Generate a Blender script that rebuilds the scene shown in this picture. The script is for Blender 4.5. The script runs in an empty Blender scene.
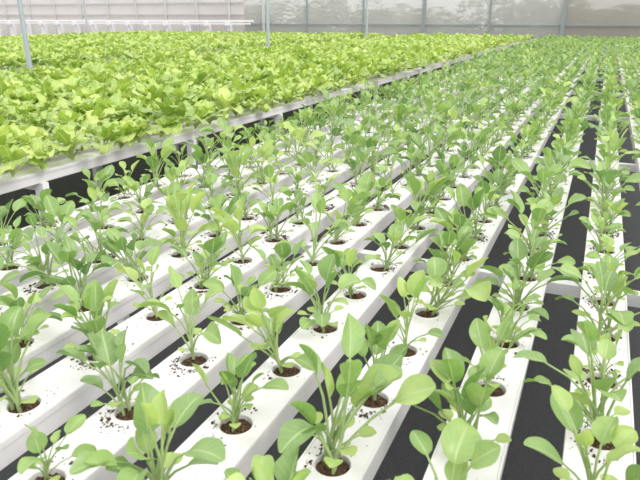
import bpy, math, random
import numpy as np
from mathutils import Vector
rng = np.random.default_rng(47); random.seed(7)
S = bpy.context.scene
S.view_settings.view_transform = 'Standard'
S.view_settings.look = 'None'
S.view_settings.exposure = 0.0

# ------------------------------------------------------------ helpers
def link(o):
    S.collection.objects.link(o); return o

def np_mesh(name, V, F, mat, attr=None, smooth=True, parent=None, loc=(0,0,0), mats=None, midx=None):
    """all-quad mesh from numpy arrays"""
    me = bpy.data.meshes.new(name)
    V = np.asarray(V, dtype=np.float32); F = np.asarray(F, dtype=np.int32)
    me.vertices.add(len(V)); me.vertices.foreach_set('co', V.ravel())
    me.loops.add(F.size); me.loops.foreach_set('vertex_index', F.ravel())
    me.polygons.add(len(F))
    me.polygons.foreach_set('loop_start', np.arange(0, F.size, 4, dtype=np.int32))
    me.polygons.foreach_set('loop_total', np.full(len(F), 4, dtype=np.int32))
    me.polygons.foreach_set('use_smooth', np.full(len(F), smooth, dtype=bool))
    if mats:
        for m in mats: me.materials.append(m)
    else:
        me.materials.append(mat)
    if midx is not None:
        me.polygons.foreach_set('material_index', np.asarray(midx, dtype=np.int32))
    me.update(calc_edges=True)
    if attr is not None:
        a = me.attributes.new('leaf', 'FLOAT_VECTOR', 'POINT')
        a.data.foreach_set('vector', np.asarray(attr, dtype=np.float32).ravel())
    o = link(bpy.data.objects.new(name, me))
    o.location = loc
    if parent: o.parent = parent
    return o

class Acc:
    def __init__(s): s.V=[]; s.F=[]; s.A=[]; s.M=[]; s.n=0
    def add(s, V, F, A=None, m=0):
        s.V.append(V); s.F.append(F+s.n); s.n += len(V)
        if A is not None: s.A.append(A)
        s.M.append(np.full(len(F), m))
    def out(s):
        return (np.concatenate(s.V), np.concatenate(s.F), np.concatenate(s.A) if s.A else None, np.concatenate(s.M))

BOXF = np.array([[0,3,2,1],[4,5,6,7],[0,1,5,4],[1,2,6,5],[2,3,7,6],[3,0,4,7]])
def boxv(x0,x1,y0,y1,z0,z1):
    return np.array([[x0,y0,z0],[x1,y0,z0],[x1,y1,z0],[x0,y1,z0],[x0,y0,z1],[x1,y0,z1],[x1,y1,z1],[x0,y1,z1]],float)

# ------------------------------------------------------------ materials
def newmat(name):
    m = bpy.data.materials.new(name); m.use_nodes = True
    nt = m.node_tree; nt.nodes.clear()
    out = nt.nodes.new('ShaderNodeOutputMaterial')
    return m, nt, out
def N(nt, t, **kw):
    n = nt.nodes.new(t)
    for k,v in kw.items(): setattr(n,k,v)
    return n
def pbsdf(nt, col=None, rough=.5, spec=.5):
    p = N(nt,'ShaderNodeBsdfPrincipled')
    if col: p.inputs['Base Color'].default_value = (*col,1)
    p.inputs['Roughness'].default_value = rough
    p.inputs['Specular IOR Level'].default_value = spec
    return p
def ramp(nt, stops):
    r = N(nt,'ShaderNodeValToRGB')
    el = r.color_ramp.elements
    while len(el) < len(stops): el.new(0.5)
    for e,(p,c) in zip(el, stops):
        e.position = p; e.color = (*c,1)
    return r
def mixc(nt, fac, a, b):
    m = N(nt,'ShaderNodeMix', data_type='RGBA')
    L = nt.links
    for inp,val in ((m.inputs[0],fac),(m.inputs[6],a),(m.inputs[7],b)):
        if isinstance(val, bpy.types.NodeSocket): L.new(val, inp)
        elif isinstance(val,(int,float)): inp.default_value = val
        else: inp.default_value = (*val,1)
    return m.outputs[2]
def math_(nt, op, a, b=None):
    m = N(nt,'ShaderNodeMath', operation=op)
    for i,v in enumerate((a,b)):
        if v is None: continue
        if isinstance(v, bpy.types.NodeSocket): nt.links.new(v, m.inputs[i])
        else: m.inputs[i].default_value = v
    return m.outputs[0]

def leaf_mat(name, stops, rib, transl, spec=.5, rough=.34):
    m, nt, out = newmat(name); L = nt.links
    at = N(nt,'ShaderNodeAttribute', attribute_name='leaf')
    sep = N(nt,'ShaderNodeSeparateXYZ'); L.new(at.outputs['Vector'], sep.inputs[0])
    r = ramp(nt, stops)
    geo = N(nt,'ShaderNodeNewGeometry')
    nz = N(nt,'ShaderNodeTexNoise'); nz.inputs['Scale'].default_value = 40
    L.new(geo.outputs['Position'], nz.inputs['Vector'])
    t = math_(nt,'ADD', sep.outputs[2], math_(nt,'MULTIPLY', math_(nt,'SUBTRACT', nz.outputs[0], .5), .6))
    L.new(t, r.inputs[0])
    au = math_(nt,'ABSOLUTE', sep.outputs[0])
    ribm = N(nt,'ShaderNodeMapRange'); ribm.inputs[1].default_value=.03; ribm.inputs[2].default_value=.12
    ribm.inputs[3].default_value=.8; ribm.inputs[4].default_value=0
    L.new(au, ribm.inputs[0])
    ph = math_(nt,'SUBTRACT', math_(nt,'MULTIPLY', sep.outputs[1], 6.0), math_(nt,'MULTIPLY', au, 1.6))
    fr = math_(nt,'ABSOLUTE', math_(nt,'SUBTRACT', math_(nt,'FRACT', ph), .5))
    vm = N(nt,'ShaderNodeMapRange'); vm.inputs[1].default_value=.0; vm.inputs[2].default_value=.09
    vm.inputs[3].default_value=.3; vm.inputs[4].default_value=0
    L.new(fr, vm.inputs[0])
    msk = math_(nt,'MAXIMUM', ribm.outputs[0], vm.outputs[0])
    c = mixc(nt, msk, r.outputs[0], rib)
    c2 = mixc(nt, math_(nt,'MULTIPLY', geo.outputs['Backfacing'], .35), c, rib)
    p = pbsdf(nt, rough=rough, spec=spec); L.new(c2, p.inputs['Base Color'])
    tr = N(nt,'ShaderNodeBsdfTranslucent')
    L.new(mixc(nt, .55, c, transl), tr.inputs[0])
    mx = N(nt,'ShaderNodeMixShader'); mx.inputs[0].default_value = .34
    L.new(p.outputs[0], mx.inputs[1]); L.new(tr.outputs[0], mx.inputs[2])
    b = N(nt,'ShaderNodeBump'); b.inputs['Strength'].default_value=.35; b.inputs['Distance'].default_value=.003
    L.new(msk, b.inputs['Height']); L.new(b.outputs[0], p.inputs['Normal'])
    L.new(mx.outputs[0], out.inputs[0])
    return m
M_seed = leaf_mat('seedling_leaf', [(0,(.085,.20,.062)),(.33,(.155,.305,.082)),(.65,(.265,.43,.105)),(1.0,(.48,.61,.155))],(.50,.62,.29),(.39,.60,.105))
M_lett = leaf_mat('lettuce_leaf', [(0,(.20,.35,.045)),(.5,(.38,.54,.075)),(1,(.62,.73,.19))],(.62,.71,.30),(.50,.68,.10))
M_shrub = leaf_mat('shrub_leaf', [(0,(.05,.10,.03)),(.5,(.13,.21,.06)),(1,(.23,.30,.11))],(.22,.29,.13),(.28,.36,.1))

def plastic(name, col, dirt=(.42,.38,.32), amt=.25, rough=.35):
    m, nt, out = newmat(name); L = nt.links
    geo = N(nt,'ShaderNodeNewGeometry')
    n1 = N(nt,'ShaderNodeTexNoise'); n1.inputs['Scale'].default_value=9; n1.inputs['Detail'].default_value=7
    n1.inputs['Roughness'].default_value=.65
    L.new(geo.outputs['Position'], n1.inputs['Vector'])
    mr = N(nt,'ShaderNodeMapRange'); mr.inputs[1].default_value=.55; mr.inputs[2].default_value=.8
    mr.inputs[3].default_value=0; mr.inputs[4].default_value=amt
    L.new(n1.outputs[0], mr.inputs[0])
    p = pbsdf(nt, rough=rough)
    L.new(mixc(nt, mr.outputs[0], col, dirt), p.inputs['Base Color'])
    L.new(p.outputs[0], out.inputs[0]); return m
M_pvc = plastic('white_pvc', (.80,.77,.78), amt=.22, rough=.3)
M_steel = plastic('painted_steel_white', (.88,.87,.87), amt=.2)
M_film_frame = plastic('painted_frame', (.58,.56,.55), amt=.3)
M_galv = plastic('galvanised_steel', (.27,.31,.31), dirt=(.2,.2,.19), amt=.5, rough=.45)

m, nt, out = newmat('coco_soil'); L = nt.links
geo = N(nt,'ShaderNodeNewGeometry')
nz = N(nt,'ShaderNodeTexNoise'); nz.inputs['Scale'].default_value=350; nz.inputs['Detail'].default_value=4
L.new(geo.outputs['Position'], nz.inputs['Vector'])
r = ramp(nt, [(.3,(.02,.012,.008)),(.5,(.08,.045,.027)),(.66,(.19,.115,.07)),(.72,(.5,.45,.38))]); L.new(nz.outputs[0], r.inputs[0])
p = pbsdf(nt, rough=.9, spec=.2); L.new(r.outputs[0], p.inputs['Base Color'])
b = N(nt,'ShaderNodeBump'); b.inputs['Distance'].default_value=.004; L.new(nz.outputs[0], b.inputs['Height']); L.new(b.outputs[0], p.inputs['Normal'])
L.new(p.outputs[0], out.inputs[0]); M_soil = m

m, nt, out = newmat('black_weed_mat'); L = nt.links
geo = N(nt,'ShaderNodeNewGeometry')
w1 = N(nt,'ShaderNodeTexWave', bands_direction='X'); w1.inputs['Scale'].default_value=45; w1.inputs['Distortion'].default_value=.6
w2 = N(nt,'ShaderNodeTexWave', bands_direction='Y'); w2.inputs['Scale'].default_value=45; w2.inputs['Distortion'].default_value=.6
nz = N(nt,'ShaderNodeTexNoise'); nz.inputs['Scale'].default_value=3; nz.inputs['Detail'].default_value=8
n2 = N(nt,'ShaderNodeTexNoise'); n2.inputs['Scale'].default_value=60; n2.inputs['Detail'].default_value=4
for q in (w1,w2,nz,n2): L.new(geo.outputs['Position'], q.inputs['Vector'])
h = math_(nt,'MULTIPLY', w1.outputs['Fac'], w2.outputs['Fac'])
h = math_(nt,'ADD', math_(nt,'MULTIPLY',h,.6), math_(nt,'MULTIPLY',n2.outputs[0],.4))
r = ramp(nt, [(0.1,(.02,.022,.026)),(.8,(.14,.145,.155))]); L.new(h, r.inputs[0])
c = mixc(nt, math_(nt,'MULTIPLY', nz.outputs[0], .4), r.outputs[0], (.10,.097,.093))
p = pbsdf(nt, rough=.6, spec=.4); L.new(c, p.inputs['Base Color'])
b = N(nt,'ShaderNodeBump'); b.inputs['Distance'].default_value=.003; L.new(h, b.inputs['Height']); L.new(b.outputs[0], p.inputs['Normal'])
L.new(p.outputs[0], out.inputs[0]); M_floor = m

def film(name, col, trans):
    m, nt, out = newmat(name); L = nt.links
    geo = N(nt,'ShaderNodeNewGeometry')
    nz = N(nt,'ShaderNodeTexNoise'); nz.inputs['Scale'].default_value=1.5; nz.inputs['Detail'].default_value=2
    L.new(geo.outputs['Position'], nz.inputs['Vector'])
    c = mixc(nt, nz.outputs[0], tuple(x*.93 for x in col), col)
    d = N(nt,'ShaderNodeBsdfDiffuse'); L.new(c, d.inputs[0])
    t = N(nt,'ShaderNodeBsdfTranslucent'); L.new(c, t.inputs[0])
    a = N(nt,'ShaderNodeMixShader'); a.inputs[0].default_value=.5
    L.new(d.outputs[0], a.inputs[1]); L.new(t.outputs[0], a.inputs[2])
    tp = N(nt,'ShaderNodeBsdfTransparent')
    b = N(nt,'ShaderNodeMixShader'); b.inputs[0].default_value=trans
    L.new(a.outputs[0], b.inputs[1]); L.new(tp.outputs[0], b.inputs[2])
    L.new(b.outputs[0], out.inputs[0]); return m
M_filmW = film('milky_film', (.84,.80,.79), .14)
M_filmG = film('insect_netting', (.72,.72,.68), .42)
M_filmR = film('insect_netting_warm', (.60,.57,.52), .36)

# ------------------------------------------------------------ leaves
def leaf(nu, nv, Lp, Lb, W, e0, e1, az, cup, wave, base, tint, sides, pr=.0022, shape='spoon', twist=0., nf=3.0):
    tot = Lp+Lb
    def centre(s):
        n=16; pos=np.zeros((len(s),2))
        for k,ss in enumerate(s):
            q=(np.arange(n)+.5)/n*ss
            e=e0+(e1-e0)*(q/tot)**1.5
            pos[k]=[np.cos(e).sum()*ss/n, np.sin(e).sum()*ss/n]
        e=e0+(e1-e0)*(s/tot)**1.5
        return pos, e
    Vs=[];Fs=[];As=[];n0=0
    if sides>0:
        s=np.linspace(0,Lp*1.04,4 if sides>3 else 3)
        P,e=centre(s)
        an=np.arange(sides)/sides*2*math.pi
        rr=pr*(1.25-.45*s/s[-1])
        V=np.zeros((len(s),sides,3))
        V[:,:,0]=P[:,0:1]+(-np.sin(e))[:,None]*np.cos(an)*rr[:,None]
        V[:,:,2]=P[:,1:2]+np.cos(e)[:,None]*np.cos(an)*rr[:,None]
        V[:,:,1]=np.sin(an)*rr[:,None]
        F=[[i*sides+j,i*sides+(j+1)%sides,(i+1)*sides+(j+1)%sides,(i+1)*sides+j] for i in range(len(s)-1) for j in range(sides)]
        Vs.append(V.reshape(-1,3));Fs.append(np.array(F));n0=len(s)*sides
        As.append(np.tile([0.0,0,tint],(n0,1)))
    v=np.linspace(0,1,nv+1); s=Lp+v*Lb
    P,e=centre(s)
    if shape=='spoon':
        w=np.sin(math.pi*np.clip(v,0,1)**.92)**.58
        w[0]=.10; w[-1]=.14
    else:
        w=np.sin(math.pi*v**1.15*.93+.12)**.7*(.55+.6*v); w[0]=.22; w[-1]=.25
    u=np.linspace(-1,1,nu+1)
    U,Vv=np.meshgrid(u,v)
    hw=(W/2*w)[:,None]
    ph=rng.uniform(0,6.28,2)
    off=cup*np.abs(U)**1.5*hw + wave*np.abs(U)**2*np.sin(Vv*nf*6.28+ph[0]+(U>0)*ph[1])*W
    ys=U*hw*(1-.18*abs(cup)*np.abs(U))
    tw=twist*Vv
    yo=ys*np.cos(tw)-off*np.sin(tw); no=ys*np.sin(tw)+off*np.cos(tw)
    V=np.zeros((nv+1,nu+1,3))
    V[:,:,0]=P[:,0:1]-np.sin(e)[:,None]*no
    V[:,:,2]=P[:,1:2]+np.cos(e)[:,None]*no
    V[:,:,1]=yo
    F=np.array([[i*(nu+1)+j,i*(nu+1)+j+1,(i+1)*(nu+1)+j+1,(i+1)*(nu+1)+j] for i in range(nv) for j in range(nu)])
    Vs.append(V.reshape(-1,3));Fs.append(F+n0)
    A=np.stack([U,Vv,np.full_like(U,tint)],-1).reshape(-1,3); As.append(A)
    V=np.concatenate(Vs);F=np.concatenate(Fs);A=np.concatenate(As)
    c,sn=math.cos(az),math.sin(az)
    V=np.stack([V[:,0]*c-V[:,1]*sn,V[:,0]*sn+V[:,1]*c,V[:,2]],-1)+np.asarray(base)
    return V,F,A

def seedling(hi):
    """one hole = one to three seedlings growing together"""
    a=Acc()
    nu,nv,sd=(4,10,5) if hi else (2,4,3)
    nP=rng.integers(1,4)
    for p_ in range(nP):
        nL={1:rng.integers(7,10),2:rng.integers(5,7),3:rng.integers(4,6)}[int(nP)]
        bth=rng.uniform(0,6.28); bo=np.array([math.cos(bth)*.013,math.sin(bth)*.013,0])*(nP>1)
        az=rng.uniform(0,6.28); hst=rng.uniform(.02,.075)
        an=np.arange(5)/5*6.28; r0=.0034
        V=np.concatenate([np.stack([np.cos(an)*r0*k,np.sin(an)*r0*k,np.full(5,z)],-1) for z,k in ((-.008,1.1),(hst*.6,1),(hst+.01,.8))])+bo
        F=np.array([[i*5+j,i*5+(j+1)%5,(i+1)*5+(j+1)%5,(i+1)*5+j] for i in range(2) for j in range(5)])
        a.add(V,F,np.tile([.0,0,.7],(15,1)))
        for i in range(nL):
            f=i/(nL-1)
            az+=2.399+rng.uniform(-.4,.4)
            big=1-abs(f-.42)*.75
            Lp=rng.uniform(.052,.105)*(.7+.4*big); Lb=rng.uniform(.055,.078)*big
            W=Lb*rng.uniform(.66,.86)
            e0=math.radians(rng.uniform(50,75)+16*f); e1=math.radians(rng.uniform(-50,50)+38*f)
            a.add(*leaf(nu,nv,Lp,Lb,W,e0,e1,az,rng.uniform(.15,.75),rng.uniform(.01,.045),bo+np.array((0,0,hst*(.15+.85*f))),
                        np.clip(rng.uniform(-.05,.7)+.3*f,0,1),sd,pr=.0020,twist=rng.uniform(-.9,.9),nf=rng.uniform(1.2,2.2)))
        for k in range(2):
            a.add(*leaf(nu,max(3,nv//2),.042,.025,.027,math.radians(50),math.radians(-5),az+1+k*3.1,.2,.01,bo+np.array((0,0,hst*.2)),rng.uniform(.9,1.3),sd,pr=.0014))
    V,F,A,_=a.out(); return V,F,A

def lettuce(lod):
    a=Acc(); nL={0:12,1:10,2:8}[lod]
    nu,nv,sd={0:(6,10,4),1:(4,6,0),2:(2,4,0)}[lod]
    az=rng.uniform(0,6.28)
    for i in range(nL):
        f=i/(nL-1); az+=2.399+rng.uniform(-.3,.3)
        Lb=rng.uniform(.11,.165)*(1-.38*f); W=Lb*rng.uniform(.62,.92)
        e0=math.radians(52+34*f+rng.uniform(-8,8)); e1=math.radians(-50+75*f+rng.uniform(-30,35))
        a.add(*leaf(nu,nv,.06*(1-.3*f),Lb,W,e0,e1,az,rng.uniform(-.3,.5),rng.uniform(.06,.14),(0,0,.01+.03*f),
            np.clip(rng.uniform(-.1,.75)+.25*f,0,1),sd,pr=.004,shape='lett',twist=rng.uniform(-.8,.8),nf=rng.uniform(2,3.2)))
    V,F,A,_=a.out(); return V,F,A

seed_hi=[seedling(True) for _ in range(36)]
seed_lo=[seedling(False) for _ in range(16)]
lets=[[lettuce(l) for _ in range(12)] for l in range(3)]

def place(a, tpl, pos, scale, tilt=.12):
    V,F,A=tpl
    th=rng.uniform(0,6.28); c,s=math.cos(th),math.sin(th)
    X=V[:,0]*c-V[:,1]*s; Y=V[:,0]*s+V[:,1]*c; Z=V[:,2]
    tx,ty=rng.normal(0,tilt,2)
    X2=(X+Z*tx)*scale+pos[0]; Y2=(Y+Z*ty)*scale+pos[1]; Z2=Z*scale+pos[2]
    A2=A.copy(); A2[:,2]+=rng.normal(0,.2)
    a.add(np.stack([X2,Y2,Z2],-1),F,A2)

# ------------------------------------------------------------ channels
ZT=.85; PITCH=.2175; SP=.22; HW=.056; CH=.060; R=.032
YEND=24.4
PROF=np.array([(HW,0),(HW+.001,.0025),(HW+.004,.0025),(HW+.005,-.001),(HW+.005,-.014),(HW+.002,-.015),(HW+.002,-CH+.004),(HW-.002,-CH)])
PROF=np.concatenate([PROF, (PROF*[-1,1])[::-1]])
def extrude(a,x,z,y0,y1,m=0,close_top=False):
    n=len(PROF); V=np.zeros((2*n,3)); V[:n,0]=PROF[:,0]+x; V[:n,2]=PROF[:,1]+z; V[:n,1]=y0
    V[n:]=V[:n]; V[n:,1]=y1
    F=[[i,i+1,n+i+1,n+i] for i in range(n-1)]
    if close_top: F.append([n-1,0,n,2*n-1])
    h=n//2
    for o in (0,n):
        for i in range(h-1): F.append([o+i,o+i+1,o+n-2-i,o+n-1-i])
    a.add(V,np.array(F),m=m)
def cell(seg):
    an=np.arange(seg)/seg*2*math.pi
    c,s=np.cos(an),np.sin(an); k=HW/np.maximum(abs(c),abs(s))
    V=[np.stack([c*k,s*k,0*c],-1),np.stack([c*(R+.003),s*(R+.003),0*c],-1),np.stack([c*(R+.0015),s*(R+.0015),0*c+.0018],-1),
       np.stack([c*R,s*R,0*c],-1),np.stack([c*R*.93,s*R*.93,0*c-.03],-1)]
    F=[[r*seg+j,r*seg+(j+1)%seg,(r+1)*seg+(j+1)%seg,(r+1)*seg+j] for r in range(4) for j in range(seg)]
    V=np.concatenate(V)
    h=SP/2
    e=len(V)
    V=np.concatenate([V,[[-HW,HW,0],[HW,HW,0],[HW,h,0],[-HW,h,0],[-HW,-h,0],[HW,-h,0],[HW,-HW,0],[-HW,-HW,0]]])
    F+= [[e,e+1,e+2,e+3],[e+4,e+5,e+6,e+7]]
    return V,np.array(F)
def soil(seg):
    an=np.arange(seg)/seg*2*math.pi; c,s=np.cos(an),np.sin(an)
    rings=[.95,.72,.48,.25,.03]; V=[]
    for i,q in enumerate(rings):
        z=-.009+ .004*i*.6+rng.normal(0,.0022,seg)*(i<4)
        V.append(np.stack([c*R*q,s*R*q,0*c+z],-1))
    F=[[r*seg+j,r*seg+(j+1)%seg,(r+1)*seg+(j+1)%seg,(r+1)*seg+j] for r in range(4) for j in range(seg)]
    return np.concatenate(V),np.array(F)
cellH=cell(24); cellL=cell(8)
soilH=[soil(24) for _ in range(6)]; soilL=[soil(8) for _ in range(3)]
phase={0:1.106,1:.977,2:.838,3:.868,4:.82,5:.75,6:1.153,7:1.222,8:1.28,9:1.2}
Y0=-.16
for i in range(-4,10):
    x=.09-PITCH*i
    ph=phase.get(i, rng.uniform(.8,1.0))
    first=ph-SP*math.floor((ph-SP/2-Y0)/SP)
    nC=int((YEND-first)/SP)
    a=Acc(); sa=Acc(); pa=Acc()
    ystart=first-SP/2; yend=first+SP*(nC-1)+SP/2
    extrude(a,x,ZT,ystart-.03,yend+.03)
    for (ya,yb) in ((ystart-.03,ystart),(yend,yend+.03)):
        a.add(np.array([[x-HW,ya,ZT],[x+HW,ya,ZT],[x+HW,yb,ZT],[x-HW,yb,ZT]]),np.array([[0,1,2,3]]))
    for k in range(nC):
        y=first+k*SP
        near=y<7
        V,F=cellH if near else cellL
        a.add(V+[x,y,ZT],F)
        sv,sf=(soilH[rng.integers(6)] if near else soilL[rng.integers(3)])
        sa.add(sv+[x,y,ZT],sf)
        if y<6:
            messy=rng.random()
            for _ in range(int(16+240*messy**3)):
                r_=R+.0005+abs(rng.normal(0,.011)); th=rng.uniform(0,6.28) if messy<.5 else rng.normal(messy*40,1.0)
                px,py=r_*math.cos(th),r_*math.sin(th)*1.4
                if abs(px)>HW-.003: continue
                q=rng.uniform(.0004,.0014)+(rng.random()<.1)*.0012
                b=boxv(-q,q,-q*1.4,q*1.4,0,q*1.1)*rng.uniform(.4,1.5,(8,3)); b[:4,2]=-.0003
                sa.add(b+[x+px,y+py,ZT],BOXF)
        elif y<11:
            for _ in range(5):
                th=rng.uniform(0,6.28); q=.002
                sa.add(boxv(-q,q,-q,q,-.0003,q)+[x+.036*math.cos(th),y+.045*math.sin(th),ZT],BOXF)
        if rng.random()<.99:
            sc=float(np.clip(rng.normal(1.06,.15),.7,1.35))
            if abs(y)<.5 and abs(x)<.3: sc=min(sc,.9)
            pool=seed_hi if y<6.5 else seed_lo
            place(pa,pool[rng.integers(len(pool))],(x+rng.normal(0,.003),y+rng.normal(0,.003),ZT-.002),sc,tilt=.16)
    V,F,_,_=a.out(); ch=np_mesh('hydroponic_channel',V,F,M_pvc,smooth=False)
    V,F,_,_=sa.out(); np_mesh('growing_medium',V,F,M_soil,smooth=False,parent=ch)
    V,F,A,_=pa.out(); np_mesh('bok_choy_seedling_row',V,F,M_seed,attr=A)

def frame(name,x0,x1,ys,legx,z=ZT-CH,low=True):
    a=Acc()
    for y in ys:
        a.add(boxv(x0,x1,y-.02,y+.02,z-.04,z),BOXF)
        for lx in legx:
            a.add(boxv(lx-.02,lx+.02,y-.02,y+.02,0,z-.04),BOXF)
            a.add(boxv(lx-.04,lx+.04,y-.04,y+.04,0,.008),BOXF)
        if low: a.add(boxv(min(legx),max(legx),y-.012,y+.012,.22,.25),BOXF)
    V,F,_,_=a.out(); return np_mesh(name,V,F,M_steel,smooth=False)
frame('channel_support_frame',-2.0,1.05,[.02+2.0*k for k in range(13)],[-1.9,.95],low=False)

# ------------------------------------------------------------ lettuce beds
def bed(name,xr,xl,y0f,sx,sy,lodf,benchname,ystep,sc0):
    a=Acc(); c=Acc(); nrow=int((xr-xl)/sx)
    ymin=99
    for r_ in range(nrow):
        x=xr-.07-r_*sx; y0=y0f(x); ymin=min(ymin,y0)
        extrude(c,x,ZT,y0-.15,YEND+.1,close_top=True)
        y=y0+rng.uniform(0,.1)
        while y<YEND:
            l=lodf(x,y)
            place(a,lets[l][rng.integers(12)],(x+rng.normal(0,.012)+(.03 if r_==0 else 0),y+rng.normal(0,.02),ZT-.004),float(np.clip(rng.normal(sc0,.22),.6,1.6)),tilt=.22)
            y+=sy*(.85 if r_==0 else 1)
    n=int((YEND-ymin)/ystep)
    fr=frame(benchname,xl-.02,xr+.0,[ymin+.1+k*ystep for k in range(n+1)],[xr-.04,xr-.95]+list(np.arange(xr-2.2,xl,-1.6)),low=False)
    V,F,_,_=c.out(); np_mesh('bench_channels',V,F,M_pvc,smooth=False,parent=fr)
    V,F,A,_=a.out(); np_mesh(name,V,F,M_lett,attr=A)
bed('lettuce_bed',-2.58,-7.0,lambda x:.85+max(0,(-x-3.5)*.35),.235,.235,lambda x,y:0 if math.hypot(x,y)<7.5 else (1 if math.hypot(x,y)<15 else 2),'lettuce_bench',1.35,1.14)
bed('lettuce_bed',-7.9,-19.5,lambda x:4.5+(-x-8)*.6,.26,.25,lambda x,y:2 if y>9 else 1,'lettuce_bench',2.7,1.25)

# ------------------------------------------------------------ shell
WY=28.0; XL,XR=-42.0,8.0
def solid(name,boxes,mat,smooth=False):
    a=Acc()
    for b in boxes: a.add(boxv(*b),BOXF)
    V,F,_,_=a.out(); return np_mesh(name,V,F,mat,smooth=smooth)
solid('floor',[(XL,XR,-6,WY+.5,-.05,0)],M_floor)
m2=plastic('outdoor_ground',(.16,.2,.08),dirt=(.2,.16,.1),amt=.8,rough=.9)
solid('outdoor_ground',[(-80,50,WY+.5,90,-.05,0)],m2)
def sheet(name,x0,x1,mat,z0=.0,z1=4.2):
    solid(name,[(x0,x1,WY,WY+.004,z0,z1)],mat)
sheet('wall_back_milky_film',XL,-16.4,M_filmW)
sheet('wall_back_netting',-16.4,-1.7,M_filmG)
sheet('wall_back_netting_side',-1.7,XR,M_filmR)
solid('wall_left',[(XL-.004,XL,-6,WY,0,4.2)],M_filmW)
solid('wall_right',[(XR,XR+.004,-6,WY,0,4.2)],M_filmR)
bx=[]
for x in (-13.0,-10.2,-4.6): bx.append((x-.04,x+.04,WY-.08,WY-.02,0,4.2))
for x in (-1.7,-7.4): bx.append((x-.08,x+.08,WY-.12,WY-.02,0,4.2))
bx.append((-16.4,XR,WY-.07,WY-.02,1.30,1.34))
solid('trim_back_frame',bx,M_galv)
bx=[(x-.05,x+.05,WY-.1,WY-.02,0,4.2) for x in np.arange(-40,-15,1.9)]
bx+=[(XL,-16.4,WY-.09,WY-.02,2.3,2.36),(XL,-16.4,WY-.09,WY-.02,1.75,1.79)]
solid('trim_back_left',bx,M_film_frame)
a=Acc()
for (y,z) in ((26.9,1.38),(27.2,1.50)):
    V=boxv(-40,-15.5,y,y+.13,z-.07,z); a.add(V,BOXF)
for x in np.arange(-39.5,-15.5,1.2):
    a.add(boxv(x-.03,x+.03,26.95,27.3,0,1.32),BOXF)
    a.add(boxv(x-.12,x+.12,26.86,26.9,1.25,1.45),BOXF)
V,F,_,_=a.out(); np_mesh('white_return_channels',V,F,M_steel,smooth=False)

def post(x,y,r=.036,h=4.2):
    a=Acc(); n=12; an=np.arange(n)/n*6.283
    zz=[(0,.08),(.015,.08),(.0151,r),(h,r)]
    V=np.concatenate([np.stack([x+np.cos(an)*q,y+np.sin(an)*q,np.full(n,z)],-1) for z,q in zz])
    F=np.array([[i*n+j,i*n+(j+1)%n,(i+1)*n+(j+1)%n,(i+1)*n+j] for i in range(3) for j in range(n)])
    np_mesh('greenhouse_post',V,F,M_galv)
for y in (6.65,13.75,20.7): post(-7.42,y)
for y in (15,21.5): post(-20.3,y)

# shrubs outside behind netting
a=Acc(); lf=leaf(2,3,0,.26,.18,.5,-.3,0,.2,.05,(0,0,0),.5,0)
for k in range(150):
    cx=rng.uniform(-21,8); cy=rng.uniform(29.8,33); R_=rng.uniform(.5,.95); cz=abs(rng.normal(1.1,.6 if cx<-2 else .4))
    for j in range(220):
        d=rng.normal(0,1,3); d/=np.linalg.norm(d); 
        place(a,lf,(cx+d[0]*R_,cy+d[1]*R_,max(.0,cz+d[2]*R_)),rng.uniform(.6,1.3),tilt=.8)
V,F,A,_=a.out(); V[:,2]=np.maximum(V[:,2],0.0); np_mesh('outdoor_shrubs',V,F,M_shrub,attr=A)

# ------------------------------------------------------------ light
w=bpy.data.worlds.new('overcast'); S.world=w; w.use_nodes=True
bg=w.node_tree.nodes['Background']; bg.inputs[0].default_value=(.985,.985,1.0,1); bg.inputs[1].default_value=1.55
sd=bpy.data.lights.new('sun','SUN'); sd.energy=2.1; sd.angle=math.radians(30); sd.color=(1,.98,.95)
so=link(bpy.data.objects.new('sun',sd))
so.rotation_euler=Vector((-.75,.25,-.85)).to_track_quat('-Z','Y').to_euler()

# ------------------------------------------------------------ camera
cd=bpy.data.cameras.new('camera'); cd.sensor_width=36; cd.lens=36*620/640
cd.dof.use_dof=True; cd.dof.focus_distance=2.5; cd.dof.aperture_fstop=9
co=link(bpy.data.objects.new('camera',cd)); co.location=(0,0,1.6)
co.rotation_euler=(math.radians(90-19.7),0,math.radians(23.8))
S.camera=co
